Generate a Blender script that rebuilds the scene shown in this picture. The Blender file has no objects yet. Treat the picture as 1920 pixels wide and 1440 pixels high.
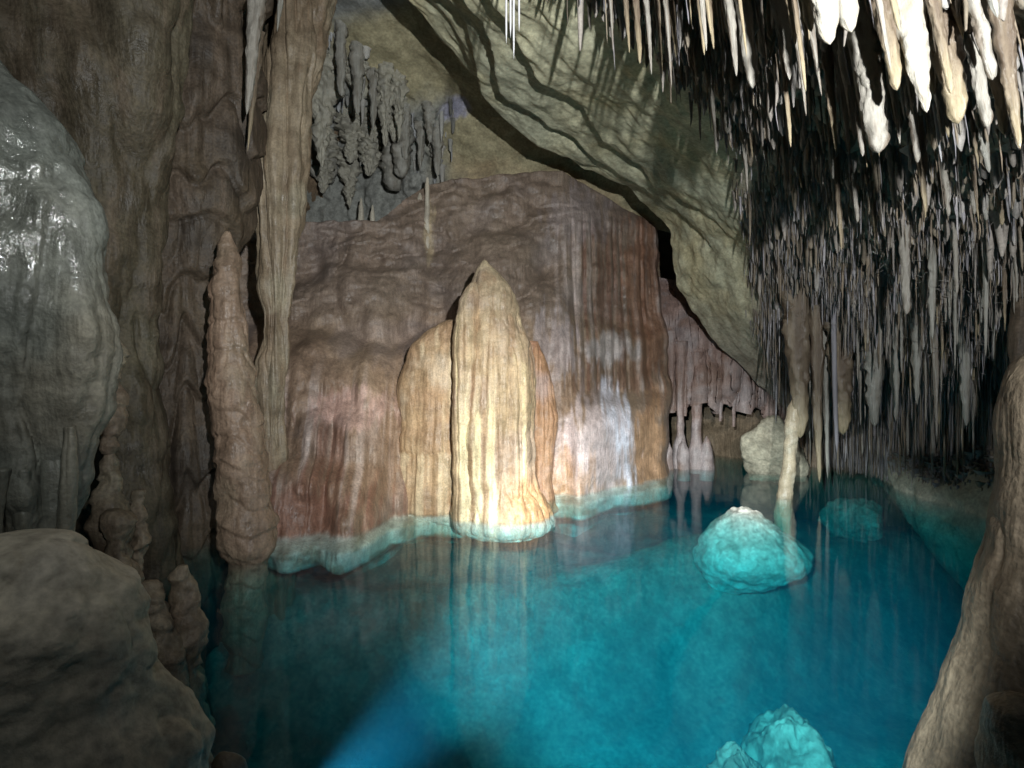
import bpy, math, random
import numpy as np
from mathutils import Vector

random.seed(7)
rng = np.random.default_rng(11)
scene = bpy.context.scene
COL = scene.collection

# ------------------------------------------------------------------ camera
CAM_H = 1.55
cam_data = bpy.data.cameras.new('camera')
cam = bpy.data.objects.new('camera', cam_data)
COL.objects.link(cam)
cam.location = (0, 0, CAM_H)
cam.rotation_euler = (math.radians(90), 0, 0)
cam_data.sensor_width = 36.0
cam_data.lens = 18.0
cam_data.clip_start = 0.05
cam_data.clip_end = 200
scene.camera = cam

def at(px, py, Y):
    """point of the cave seen in direction (px, py) of the photograph, Y metres ahead"""
    return np.array([(px - 960) / 960 * Y, Y, CAM_H - (py - 720) / 960 * Y])

# ------------------------------------------------------------------ world: a cave, no daylight
world = bpy.data.worlds.new('World')
scene.world = world
world.use_nodes = True
world.node_tree.nodes['Background'].inputs[0].default_value = (0.75, 0.9, 1.0, 1)
world.node_tree.nodes['Background'].inputs[1].default_value = 0.020

# ------------------------------------------------------------------ hand torches of the visitors, plus one added spot
def torch(name, loc, target, watt, cone, blend, colour, radius=0.02):
    d = bpy.data.lights.new(name, 'SPOT')
    d.energy = watt; d.spot_size = math.radians(cone); d.spot_blend = blend
    d.color = colour; d.shadow_soft_size = radius
    o = bpy.data.objects.new(name, d)
    COL.objects.link(o)
    o.location = loc
    o.rotation_euler = (Vector(target) - Vector(loc)).to_track_quat('-Z', 'Y').to_euler()
    return o

torch('torch_main', (0.80, 0.00, 1.75), at(912, 840, 6.0), 1100, 37, 1.0, (1.0, 0.89, 0.68), 0.02)
torch('torch_flood', (0.78, -0.55, 2.28), at(1040, 400, 6.0), 1500, 108, 1.0, (0.97, 0.99, 0.98), 0.045)
torch('torch_lake', (-0.20, 0.10, 2.00), at(1270, 1110, 4.8), 2800, 50, 0.6, (0.90, 1.0, 1.0), 0.03)
torch('torch_beam', (-0.80, 1.42, 0.12), (-0.55, 4.4, -1.05), 1500, 20, 1.0, (0.85, 0.95, 1.0), 0.02)
torch('added_spot_left', (-0.65, 0.10, 3.35), at(85, 640, 2.0), 68, 62, 1.0, (0.95, 1.0, 0.97), 0.03)  # added spot: makes the wet patch glint and lifts the left foreground

# ------------------------------------------------------------------ render settings
scene.view_settings.view_transform = 'Standard'
scene.view_settings.look = 'None'
scene.view_settings.exposure = 0.0
scene.view_settings.gamma = 1.0
scene.cycles.use_denoising = True
scene.cycles.use_adaptive_sampling = True
scene.cycles.adaptive_threshold = 0.03
scene.cycles.max_bounces = 4
scene.cycles.transparent_max_bounces = 12
scene.cycles.volume_bounces = 0
scene.cycles.caustics_reflective = False
scene.cycles.caustics_refractive = False

# ================================================================== numpy helpers
def _hash(ix, iy, iz):
    h = (ix.astype(np.uint32) * np.uint32(374761393) + iy.astype(np.uint32) * np.uint32(668265263)
         + iz.astype(np.uint32) * np.uint32(2147483647 - 1013))
    h = (h ^ (h >> np.uint32(13))) * np.uint32(1274126177)
    h = h ^ (h >> np.uint32(16))
    return (h & np.uint32(0xFFFFFF)).astype(np.float32) / np.float32(0x7FFFFF) - 1.0

def vnoise(x, y, z):
    x, y, z = (np.asarray(q, np.float32) for q in np.broadcast_arrays(x, y, z))
    fx, fy, fz = np.floor(x), np.floor(y), np.floor(z)
    ix, iy, iz = fx.astype(np.int32), fy.astype(np.int32), fz.astype(np.int32)
    u, v, w = x - fx, y - fy, z - fz
    u, v, w = (q * q * q * (q * (q * 6 - 15) + 10) for q in (u, v, w))
    r = 0
    for dz in (0, 1):
        for dy in (0, 1):
            a = _hash(ix, iy + dy, iz + dz); b = _hash(ix + 1, iy + dy, iz + dz)
            c = a + (b - a) * u
            r = r + c * (v if dy else 1 - v) * (w if dz else 1 - w)
    return r

def fbm(x, y, z, octv=4, gain=0.5):
    s, a, t = 0, 1.0, 0
    for i in range(octv):
        k = 2.03 ** i
        s = s + a * vnoise(x * k + 17.3 * i, y * k + 5.1 * i, z * k + 9.7 * i)
        t += a; a *= gain
    return s / t

def sstep(a, b, x):
    t = np.clip((x - a) / (b - a), 0, 1)
    return t * t * (3 - 2 * t)

def mix(a, b, t):
    t = np.asarray(t)[..., None]
    return a * (1 - t) + np.asarray(b) * t

def cr(P, t):
    """Catmull-Rom through control values P (n, ...) at parameters t in 0..n-1"""
    P = np.asarray(P, float); n = len(P)
    i = np.clip(np.floor(t).astype(int), 0, n - 2); f = t - i
    f = f.reshape(f.shape + (1,) * (P.ndim - 1))
    p0, p1, p2, p3 = P[np.clip(i - 1, 0, n - 1)], P[i], P[i + 1], P[np.clip(i + 2, 0, n - 1)]
    return 0.5 * (2 * p1 + (p2 - p0) * f + (2 * p0 - 5 * p1 + 4 * p2 - p3) * f ** 2 + (3 * p1 - p0 - 3 * p2 + p3) * f ** 3)

def tensor(net, nu, nv):
    net = np.asarray(net, float)
    A = cr(net, np.linspace(0, net.shape[0] - 1, nu))
    B = cr(np.swapaxes(A, 0, 1), np.linspace(0, net.shape[1] - 1, nv))
    return np.swapaxes(B, 0, 1)

def normals(P, wrap=False):
    du = np.gradient(P, axis=0)
    if wrap:
        dv = np.roll(P, -1, 1) - np.roll(P, 1, 1)
    else:
        dv = np.gradient(P, axis=1)
    n = np.cross(du, dv)
    return n / (np.linalg.norm(n, axis=-1, keepdims=True) + 1e-9)

def face_cam(P, n):
    d = np.array([0.3, 0, CAM_H]) - P
    s = np.sign((n * d).sum(-1).mean())
    return n * (s if s else 1)

def make_mesh(name, V, F, colr=None, smooth=True):
    V = np.asarray(V, np.float32).reshape(-1, 3); F = np.asarray(F, np.int32)
    k = F.shape[1]
    me = bpy.data.meshes.new(name)
    me.vertices.add(len(V)); me.vertices.foreach_set('co', V.ravel())
    me.loops.add(F.size); me.loops.foreach_set('vertex_index', F.ravel())
    me.polygons.add(len(F))
    me.polygons.foreach_set('loop_start', np.arange(0, F.size, k, dtype=np.int32))
    me.polygons.foreach_set('use_smooth', np.full(len(F), smooth))
    if colr is not None:
        c = np.ones((len(V), 4), np.float32); c[:, :3] = np.clip(np.asarray(colr).reshape(-1, 3), 0, 1)
        at_ = me.attributes.new('Col', 'FLOAT_COLOR', 'POINT'); at_.data.foreach_set('color', c.ravel())
    me.update(calc_edges=True)
    me.validate()
    return me

def grid_faces(nu, nv, wrap=False, off=0):
    i = np.arange(nu - 1)[:, None]; j = np.arange(nv if wrap else nv - 1)[None]
    jn = (j + 1) % nv
    F = np.stack([i * nv + j, i * nv + jn, (i + 1) * nv + jn, (i + 1) * nv + j], -1)
    return F.reshape(-1, 4) + off

def link(name, me, mat, parent=None):
    o = bpy.data.objects.new(name, me)
    COL.objects.link(o)
    if mat and not me.materials: me.materials.append(mat)
    o.parent = parent
    return o

def tag(o, label=None, cat=None, group=None, kind=None):
    if label: o['label'] = label
    if cat: o['category'] = cat
    if group: o['group'] = group
    if kind: o['kind'] = kind
    return o

def empty(name, loc, label, cat, group=None):
    o = bpy.data.objects.new(name, None); COL.objects.link(o); o.location = loc
    o.empty_display_size = 0.2
    bpy.context.view_layer.update()
    return tag(o, label, cat, group)

def adopt(o, parent):
    o.parent = parent
    o.matrix_parent_inverse = parent.matrix_world.inverted()
    return o

# ================================================================== materials
def rock_mat(name, rough=(0.45, 0.75), fine=40.0, bump=0.25, spec=0.4, base=None, var=0.35, streak=0.0, wet=None):
    m = bpy.data.materials.new(name); m.use_nodes = True
    nt = m.node_tree; N = nt.nodes; L = nt.links
    bs = N['Principled BSDF']
    geo = N.new('ShaderNodeTexCoord')
    if base is None:
        at_ = N.new('ShaderNodeAttribute'); at_.attribute_name = 'Col'; src = at_.outputs['Color']
    else:
        rgb = N.new('ShaderNodeRGB'); rgb.outputs[0].default_value = (*base, 1); src = rgb.outputs[0]
    n1 = N.new('ShaderNodeTexNoise'); n1.inputs['Scale'].default_value = 5.0; n1.inputs['Detail'].default_value = 4; n1.inputs['Roughness'].default_value = 0.65
    n2 = N.new('ShaderNodeTexNoise'); n2.inputs['Scale'].default_value = fine; n2.inputs['Detail'].default_value = 3; n2.inputs['Roughness'].default_value = 0.6
    mp = N.new('ShaderNodeMapping'); mp.inputs['Scale'].default_value = (1, 1, 0.12)
    n3 = N.new('ShaderNodeTexNoise'); n3.inputs['Scale'].default_value = 26; n3.inputs['Detail'].default_value = 2
    L.new(geo.outputs['Object'], n1.inputs['Vector']); L.new(geo.outputs['Object'], n2.inputs['Vector'])
    L.new(geo.outputs['Object'], mp.inputs['Vector']); L.new(mp.outputs[0], n3.inputs['Vector'])
    def mul(a, fac_out, lo, hi, fmin=0.3, fmax=0.7):
        r = N.new('ShaderNodeMapRange'); r.inputs[1].default_value = fmin; r.inputs[2].default_value = fmax
        r.inputs[3].default_value = lo; r.inputs[4].default_value = hi
        L.new(fac_out, r.inputs[0])
        v = N.new('ShaderNodeVectorMath'); v.operation = 'SCALE'
        L.new(a, v.inputs[0]); L.new(r.outputs[0], v.inputs['Scale'])
        return v.outputs[0]
    c = mul(src, n1.outputs['Fac'], 1 - var, 1 + var)
    c = mul(c, n2.outputs['Fac'], 1 - var * 0.8, 1 + var * 0.8)
    if streak: c = mul(c, n3.outputs['Fac'], 1 - streak, 1 + streak)
    L.new(c, bs.inputs['Base Color'])
    rr = N.new('ShaderNodeMapRange'); rr.inputs[1].default_value = 0.35; rr.inputs[2].default_value = 0.65
    rr.inputs[3].default_value = rough[0]; rr.inputs[4].default_value = rough[1]
    L.new(n1.outputs['Fac'], rr.inputs[0]); L.new(rr.outputs[0], bs.inputs['Roughness'])
    if wet:
        wa = N.new('ShaderNodeAttribute'); wa.attribute_name = 'Wet'
        wm = N.new('ShaderNodeMix'); wm.data_type = 'FLOAT'
        L.new(wa.outputs['Fac'], wm.inputs[0]); L.new(rr.outputs[0], wm.inputs[2]); wm.inputs[3].default_value = 0.27
        L.new(wm.outputs[0], bs.inputs['Roughness']); WETF = wa.outputs['Fac']; L.new(WETF, bs.inputs['Coat Weight']); bs.inputs['Coat Roughness'].default_value = 0.11; bs.inputs['Coat IOR'].default_value = 2.0
    bs.inputs['Specular IOR Level'].default_value = spec
    ad = N.new('ShaderNodeMath'); ad.operation = 'MULTIPLY_ADD'; ad.inputs[1].default_value = 0.5
    L.new(n2.outputs['Fac'], ad.inputs[0])
    if streak: L.new(n3.outputs['Fac'], ad.inputs[2])
    else: L.new(n1.outputs['Fac'], ad.inputs[2])
    bp = N.new('ShaderNodeBump'); bp.inputs['Strength'].default_value = bump; bp.inputs['Distance'].default_value = 0.03
    if wet:
        ws = N.new('ShaderNodeMapRange'); ws.inputs[3].default_value = 0.02; ws.inputs[4].default_value = 0.028
        L.new(WETF, ws.inputs[0]); L.new(ws.outputs[0], bp.inputs['Distance'])
    L.new(ad.outputs[0], bp.inputs['Height']); L.new(bp.outputs[0], bs.inputs['Normal'])
    if wet: L.new(bp.outputs[0], bs.inputs['Coat Normal'])
    return m

M_flow = rock_mat('flowstone', rough=(0.32, 0.65), fine=50, bump=0.38, spec=0.5, var=0.28, streak=0.16)
M_rock = rock_mat('limestone', rough=(0.65, 0.9), fine=28, bump=0.40, spec=0.25, var=0.30)
M_dark = rock_mat('damp_flowstone', rough=(0.42, 0.7), fine=45, bump=0.45, spec=0.35, var=0.35, streak=0.2)
M_stal = rock_mat('stalactite_calcite', rough=(0.25, 0.55), fine=60, bump=0.35, spec=0.5, var=0.22, streak=0.1)
M_straw = rock_mat('straw_calcite', rough=(0.5, 0.75), fine=60, bump=0.1, spec=0.25, var=0.25)
M_wet = rock_mat('wet_flowstone', rough=(0.5, 0.75), fine=50, bump=0.6, spec=0.5, var=0.3, streak=0.12, wet=True)
M_boul = rock_mat('lake_boulder', rough=(0.6, 0.9), fine=22, bump=0.6, spec=0.2, var=0.35)

def water_mat():
    m = bpy.data.materials.new('clear_cave_water'); m.use_nodes = True
    nt = m.node_tree; N = nt.nodes; L = nt.links
    N.remove(N['Principled BSDF']); out = N['Material Output']
    tr = N.new('ShaderNodeBsdfTransparent')
    gl = N.new('ShaderNodeBsdfGlossy'); gl.inputs['Roughness'].default_value = 0.06
    ge = N.new('ShaderNodeNewGeometry'); dt = N.new('ShaderNodeVectorMath'); dt.operation = 'DOT_PRODUCT'
    L.new(ge.outputs['Incoming'], dt.inputs[0])
    def mth(op, a, b=None, c=None):
        n = N.new('ShaderNodeMath'); n.operation = op
        for k, v in enumerate((a, b, c)):
            if v is None: continue
            if isinstance(v, (int, float)): n.inputs[k].default_value = v
            else: L.new(v, n.inputs[k])
        return n.outputs[0]
    fres = mth('MULTIPLY_ADD', mth('POWER', mth('SUBTRACT', 1.0, mth('ABSOLUTE', dt.outputs['Value'])), 5.0), 0.98, 0.02)
    mx = N.new('ShaderNodeMixShader')
    tc = N.new('ShaderNodeTexCoord')
    no = N.new('ShaderNodeTexNoise'); no.inputs['Scale'].default_value = 3.0; no.inputs['Detail'].default_value = 3
    bp = N.new('ShaderNodeBump'); bp.inputs['Strength'].default_value = 0.03; bp.inputs['Distance'].default_value = 0.05
    L.new(tc.outputs['Object'], no.inputs['Vector']); L.new(no.outputs['Fac'], bp.inputs['Height'])
    L.new(bp.outputs[0], gl.inputs['Normal']); L.new(bp.outputs[0], dt.inputs[1])
    L.new(fres, mx.inputs[0]); L.new(tr.outputs[0], mx.inputs[1]); L.new(gl.outputs[0], mx.inputs[2])
    L.new(mx.outputs[0], out.inputs['Surface'])
    ab = N.new('ShaderNodeVolumeAbsorption'); ab.inputs['Color'].default_value = (0.0, 0.845, 0.925, 1); ab.inputs['Density'].default_value = 0.95
    sc = N.new('ShaderNodeVolumeScatter'); sc.inputs['Color'].default_value = (0.06, 0.58, 1.0, 1); sc.inputs['Density'].default_value = 0.12; sc.inputs['Anisotropy'].default_value = 0.2
    ad = N.new('ShaderNodeAddShader')
    L.new(ab.outputs[0], ad.inputs[0]); L.new(sc.outputs[0], ad.inputs[1]); L.new(ad.outputs[0], out.inputs['Volume'])
    return m
M_water = water_mat()

RED = np.array((0.285, 0.200, 0.142)); TAN = np.array((0.37, 0.275, 0.195)); CREAM = np.array((0.72, 0.60, 0.38))
LAV = np.array((0.42, 0.365, 0.37)); WHITE = np.array((0.80, 0.78, 0.80)); LIME = np.array((0.47, 0.45, 0.31))
GREY = np.array((0.34, 0.36, 0.36)); BROWN = np.array((0.20, 0.145, 0.095)); ORANGE = np.array((0.50, 0.29, 0.16))
OLIVE = np.array((0.27, 0.24, 0.16)); DUN = np.array((0.30, 0.25, 0.18))

def depth_of(G, px, py):
    """distance ahead of surface grid G in direction (px, py)"""
    q = G.reshape(-1, 3); q = q[q[:, 1] > 0.5]
    d = (960 + 960 * q[:, 0] / q[:, 1] - px) ** 2 + (720 - 960 * (q[:, 2] - CAM_H) / q[:, 1] - py) ** 2
    k = np.argsort(d)[:6]
    return float(q[k, 1].min())

# ================================================================== setting: lake bed and water
def build_bed():
    x = np.linspace(-6, 8, 180); y = np.linspace(-1.5, 12.5, 180)
    X, Y = np.meshgrid(x, y, indexing='ij')
    Z = -2.05 - 0.6 * (1 - sstep(3.2, 5.2, Y)) + 0.30 * fbm(X * 0.5, Y * 0.5, 0 * X, 3) + 0.07 * fbm(X * 2.2, Y * 2.2, 3 + 0 * X, 4)
    Z += 1.15 * sstep(4.6, 6.6, Y - 0.25 * X)
    Z += 1.0 * np.exp(-(((X + 2.2) / 1.2) ** 2 + ((Y - 2.5) / 2.5) ** 2))
    Z += 0.55 * np.exp(-(((X - 1.0) / 1.3) ** 2 + ((Y - 3.7) / 1.0) ** 2))
    Z += 0.55 * np.exp(-(((X - 3.1) / 1.1) ** 2 + ((Y - 6.9) / 0.9) ** 2))
    P = np.stack([X, Y, Z], -1)
    c = mix(np.broadcast_to(np.array((0.40, 0.38, 0.33)), P.shape), (0.31, 0.30, 0.26), sstep(-0.2, 0.4, fbm(X * 1.3, Y * 1.3, 5 + 0 * X, 4)))
    o = link('lake_bed', make_mesh('lake_bed', P, grid_faces(180, 180), c), M_boul)
    tag(o, 'pale silty limestone floor of the lake', kind='structure')
build_bed()

def build_water():
    x0, x1, y0, y1, zb = -7.5, 9.0, -2.0, 13.0, -3.2
    V = [(x0, y0, 0), (x1, y0, 0), (x1, y1, 0), (x0, y1, 0), (x0, y0, zb), (x1, y0, zb), (x1, y1, zb), (x0, y1, zb)]
    F = [(0, 1, 2, 3), (7, 6, 5, 4), (0, 4, 5, 1), (1, 5, 6, 2), (2, 6, 7, 3), (3, 7, 4, 0)]
    o = link('water', make_mesh('water', V, F, smooth=False), M_water)
    tag(o, 'clear turquoise cave lake', kind='structure')
build_water()

# ================================================================== setting: flowstone wall at the back
def build_wall():
    ns, nt = 500, 450
    S = np.linspace(0, 1, ns); T = np.linspace(0, 1, nt)
    kp = [0, .06, .14, .40, .55, .72, .93, .96, 1.0]
    kx = [300, 470, 540, 780, 900, 1060, 1246, 1246, 1246]
    ky = [6.4, 6.9, 7.2, 7.8, 7.9, 8.1, 9.3, 9.6, 11.0]
    px = np.interp(S, kp, kx); Yb = np.interp(S, kp, ky)
    Xb = (px - 960) / 960 * Yb
    Xb[S > .93] = np.interp(S[S > .93], [.93, .96, 1], [2.77, 2.90, 2.95])
    top = np.interp(px, [300, 480, 550, 700, 740, 790, 850, 920, 1060, 1130, 1246], [400, 400, 405, 412, 372, 328, 318, 312, 300, 345, 412])
    PX = np.repeat(px[:, None], nt, 1); YB = np.repeat(Yb[:, None], nt, 1); XB = np.repeat(Xb[:, None], nt, 1)
    TT = np.repeat(T[None], ns, 0)
    t1 = np.clip(TT / 0.93, 0, 1); back = np.clip((TT - 0.93) / 0.07, 0, 1)
    PY = 1330 + (top[:, None] - 1330) * t1
    Z = CAM_H + (720 - PY) / 960 * YB
    wob = 14 * fbm(PX / 60, PY / 90, 0 * PX, 3)
    def q(py, topv, rnd):
        t = np.clip((py - topv) / rnd, 0, 1); return np.sqrt(np.clip(t * (2 - t), 0, 1))
    def win(a, b, s=18):
        return sstep(a - s, a + s, PX) * (1 - sstep(b - s, b + s, PX))
    def dome(c, hw, tp, rnd, d):
        e = np.clip(1 - ((PX - c) / hw) ** 2, 0, 1)
        tt = tp + 55 * (1 - np.sqrt(e))
        return d * np.sqrt(e) * q(PY + wob * 0.6, tt, rnd)
    pr = np.zeros_like(PX)
    L1 = np.interp(px, [480, 540, 640, 740, 800, 860], [610, 622, 640, 652, 625, 610])[:, None]
    pr = np.maximum(pr, (0.85 + 0.12 * sstep(640, 780, PX)) * q(PY + wob, L1, 190) * win(440, 900, 25))
    pr = pr + dome(595, 165, 832, 150, 0.55)
    pr = pr + dome(660, 60, 748, 50, 0.22) + dome(585, 70, 690, 90, 0.16) + dome(715, 45, 700, 90, .16)
    r1 = dome(1035, 70, 588, 170, 0.55)
    r2 = 0.85 * q(PY + wob * 0.5, 735 + 0 * PY, 70) * win(1062, 1250, 14)
    r3 = 0.24 * q(PY + wob, np.interp(px, [1040, 1120, 1180, 1246], [590, 612, 622, 610])[:, None], 50) * win(1040, 1250, 16)
    r4 = dome(1020, 52, 536, 90, 0.32)
    pr = np.maximum.reduce([pr, r1, r2, r3, r4])
    pr = pr + dome(640, 120, 500, 150, 0.30) + dome(560, 90, 560, 120, 0.22) + dome(800, 110, 470, 160, 0.26) + dome(930, 90, 430, 140, 0.26) + dome(720, 80, 380, 70, 0.2)
    pr = pr + dome(1120, 90, 440, 120, 0.14) + dome(880, 130, 345, 120, 0.20) + dome(690, 110, 430, 100, 0.18) + dome(1010, 120, 330, 160, 0.22)
    ker = np.hanning(19); ker /= ker.sum()
    for ax in (0, 1):
        pad = [(9, 9), (0, 0)] if ax == 0 else [(0, 0), (9, 9)]
        pr = np.apply_along_axis(lambda v: np.convolve(v, ker, 'valid'), ax, np.pad(pr, pad, 'edge'))
    # oblique ripples and small cascades on the upper wall
    up = (1 - sstep(560, 640, PY)) * (1 - 0.6 * sstep(1000, 1080, PX))
    rip = fbm(PX / 55 + PY / 40, PY / 22 - PX / 90, 2 + 0 * PX, 4)
    pr += 0.065 * rip * up
    w = (PY + 0.25 * PX) / 42 + 1.3 * fbm(PX / 80, PY / 70, 7 + 0 * PX, 3)
    pr += 0.06 * np.sqrt(w - np.floor(w)) * up * sstep(-.25, .3, fbm(PX / 90, PY / 80, 12 + 0 * PX, 2))
    # vertical flutes
    Xs = (px * 0.0075)[:, None] + 0 * PX
    fl = 1.7 * np.sqrt(np.abs(fbm(Xs * 7, 0 * PX + 3, Z * 0.30, 2)) + 0.002) - 0.6 + 0.4 * np.sqrt(np.abs(fbm(Xs * 19, 0 * PX + 8, Z * 0.5, 2)))
    fm = np.maximum.reduce([0.9 * win(1045, 1250) * sstep(380, 430, PY) * (1 - sstep(725, 742, PY)),
                            1.0 * win(615, 690) * sstep(765, 790, PY) * (1 - sstep(860, 900, PY)),
                            0.8 * win(560, 860, 30) * sstep(780, 850, PY) * (1 - sstep(905, 960, PY)) * sstep(690, 730, PX),
                            0.35 * sstep(660, 760, PY) * win(520, 860)])
    pr += 0.085 * fl * fm
    pr += 0.22 * fbm(PX / 80, PY / 70, 1 + 0 * PX, 3) * sstep(300, 500, PX) + 0.018 * fbm(PX / 13, PY / 11, 4 + 0 * PX, 4)
    # submerged rim: a ledge just below the water, undercut beneath
    pr += 0.26 * sstep(-0.03, -0.10, Z) * (1 - sstep(-0.25, -0.42, Z)) * (0.9 + 0.3 * fbm(PX / 70, 0 * PX, 0 * PX, 2))
    pr -= 1.3 * sstep(-0.30, -0.75, Z)
    lean = 0.10 * np.clip(Z - 1.0, 0, 9)
    P = np.stack([XB, YB - pr + lean + back * 1.8, Z + 0.15 * back], -1)
    P[..., 0] -= (XB / YB) * pr * 0.5
    P[..., 0] += 0.16 * fbm(Z * 1.3, 0 * Z, 0 * Z + 4, 4) * sstep(.84, .94, np.repeat(S[:, None], nt, 1))
    # colour: iron red, tan, lavender and white calcite veils
    c = np.broadcast_to(RED, P.shape).copy()
    c = mix(c, TAN, sstep(-0.1, 0.5, fbm(PX / 90, PY / 90, 21 + 0 * PX, 4)) * 0.75)
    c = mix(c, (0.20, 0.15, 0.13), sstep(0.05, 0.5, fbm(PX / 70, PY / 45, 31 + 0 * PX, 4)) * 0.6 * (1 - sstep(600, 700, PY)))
    c = mix(c, LAV, sstep(0.0, 0.45, fbm(PX / 60, PY / 80, 41 + 0 * PX, 4)) * 0.55 * (0.5 + 0.5 * win(980, 1180, 40)))
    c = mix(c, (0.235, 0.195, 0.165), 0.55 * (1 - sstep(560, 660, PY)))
    st = fbm(PX / 9, PY / 260, 51 + 0 * PX, 3)
    c = mix(c, (0.22, 0.10, 0.065), sstep(0.1, 0.5, st) * 0.6 * fm)
    c = mix(c, (0.60, 0.50, 0.46), sstep(0.12, 0.5, -st) * 0.75 * np.clip(fm + 0.25 * sstep(650, 750, PY), 0, 1))
    def patch(cx, cy, rx, ry, colr, k, sl=0.0):
        nonlocal c
        dx = (PX - cx - sl * (PY - cy)) / rx; dy = (PY - cy) / ry
        d = np.hypot(dx, dy) + 0.55 * fbm(PX / 18, PY / 30, cx + 0 * PX, 4) + 0.55 * fbm(PX / 5, PY / 40, cx + 5 + 0 * PX, 3)
        c = mix(c, colr, k * (1 - sstep(0.6, 1.25, d)))
    patch(1215, 560, 38, 190, (0.30, 0.155, 0.095), 0.65)
    patch(1150, 655, 42, 30, WHITE, 0.45)
    patch(1155, 800, 26, 80, (0.82, 0.82, 0.92), 0.95, 0.22)
    patch(1100, 830, 55, 95, (0.66, 0.55, 0.55), 0.8)
    patch(1210, 830, 38, 90, ORANGE, 0.7)
    patch(1050, 890, 60, 60, ORANGE, 0.6)
    patch(1038, 660, 36, 70, LAV * 1.15, 0.75)
    patch(690, 760, 70, 30, (0.55, 0.38, 0.34), 0.7)
    patch(630, 910, 110, 60, (0.27, 0.14, 0.10), 0.8)
    patch(1090, 400, 60, 60, LAV, 0.5)
    patch(800, 430, 10, 60, CREAM, 0.4)
    c = mix(c, mix(np.broadcast_to(np.array((0.70, 0.70, 0.64)), P.shape), (0.36, 0.34, 0.28), sstep(-.1, .4, fbm(PX / 22, PY / 12, 61 + 0 * PX, 4))), sstep(0.02, -0.06, Z + 0.02 * fbm(PX / 10, 0 * PX, 0 * PX, 2)))
    global WALL; WALL = P
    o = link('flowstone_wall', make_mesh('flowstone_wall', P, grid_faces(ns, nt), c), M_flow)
    tag(o, 'red-brown rippled flowstone wall behind the lake', kind='structure')
build_wall()

# ================================================================== setting: alcove above the wall
def build_alcove():
    net = [[at(380, 520, 8.6), at(560, 470, 9.2), at(760, 430, 9.2), at(960, 400, 8.9), at(1180, 420, 9.5), at(1400, 480, 10.2)],
           [at(380, 380, 8.4), at(560, 370, 9.0), at(760, 340, 8.9), at(960, 310, 8.5), at(1180, 330, 9.0), at(1400, 380, 9.8)],
           [at(360, 220, 7.6), at(540, 230, 8.2), at(760, 220, 8.2), at(960, 210, 7.7), at(1180, 230, 8.3), at(1400, 260, 9.2)],
           [at(340, 60, 6.4), at(540, 90, 7.1), at(740, 90, 7.0), at(940, 100, 6.9), at(1180, 120, 7.8), at(1400, 150, 8.8)],
           [at(330, -100, 5.2), at(540, -60, 6.0), at(740, -50, 6.0), at(940, -40, 6.3), at(1180, 0, 7.3), at(1400, 40, 8.4)],
           [at(320, -300, 4.2), at(540, -260, 4.8), at(740, -240, 5.0), at(940, -220, 5.6), at(1180, -180, 6.6), at(1400, -120, 7.6)]]
    P = tensor(net, 230, 270)
    n = face_cam(P, normals(P))
    u = np.linspace(0, 5, 230)[:, None] + 0 * P[..., 0]
    x, y, z = P[..., 0], P[..., 1], P[..., 2]
    px = 960 + 960 * x / y; py = 720 - 960 * (z - CAM_H) / y
    h = 0.22 * fbm(x * .7, y * .7, z * .7, 4) + 0.06 * fbm(x * 3, y * 3, z * 3, 4)
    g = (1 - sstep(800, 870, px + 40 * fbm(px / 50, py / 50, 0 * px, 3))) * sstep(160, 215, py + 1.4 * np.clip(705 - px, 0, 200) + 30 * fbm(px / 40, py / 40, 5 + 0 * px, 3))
    h += g * (0.34 * np.abs(fbm(x * 4, y * 4, z * 1.2, 4)) + 0.05 * fbm(x * 9, y * 9, z * 3, 3))
    P = P + n * h[..., None]
    c = np.broadcast_to(np.array((0.40, 0.36, 0.23)), P.shape).copy()
    c = mix(c, (0.36, 0.27, 0.17), sstep(-.1, .4, fbm(x * 1.2, y * 1.2, z * 1.2, 4)) * 0.7)
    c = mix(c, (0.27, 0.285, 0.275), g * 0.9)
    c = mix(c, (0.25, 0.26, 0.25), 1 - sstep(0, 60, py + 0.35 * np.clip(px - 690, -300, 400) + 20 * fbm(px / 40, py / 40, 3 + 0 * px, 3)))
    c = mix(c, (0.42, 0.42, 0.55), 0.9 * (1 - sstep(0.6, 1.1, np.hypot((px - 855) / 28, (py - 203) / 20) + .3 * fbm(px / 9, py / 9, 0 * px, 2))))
    global VAULT; VAULT = P
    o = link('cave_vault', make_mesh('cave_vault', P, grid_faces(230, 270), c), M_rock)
    tag(o, 'yellowish and grey rock vault above the flowstone wall', kind='structure')
build_alcove()

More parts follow.
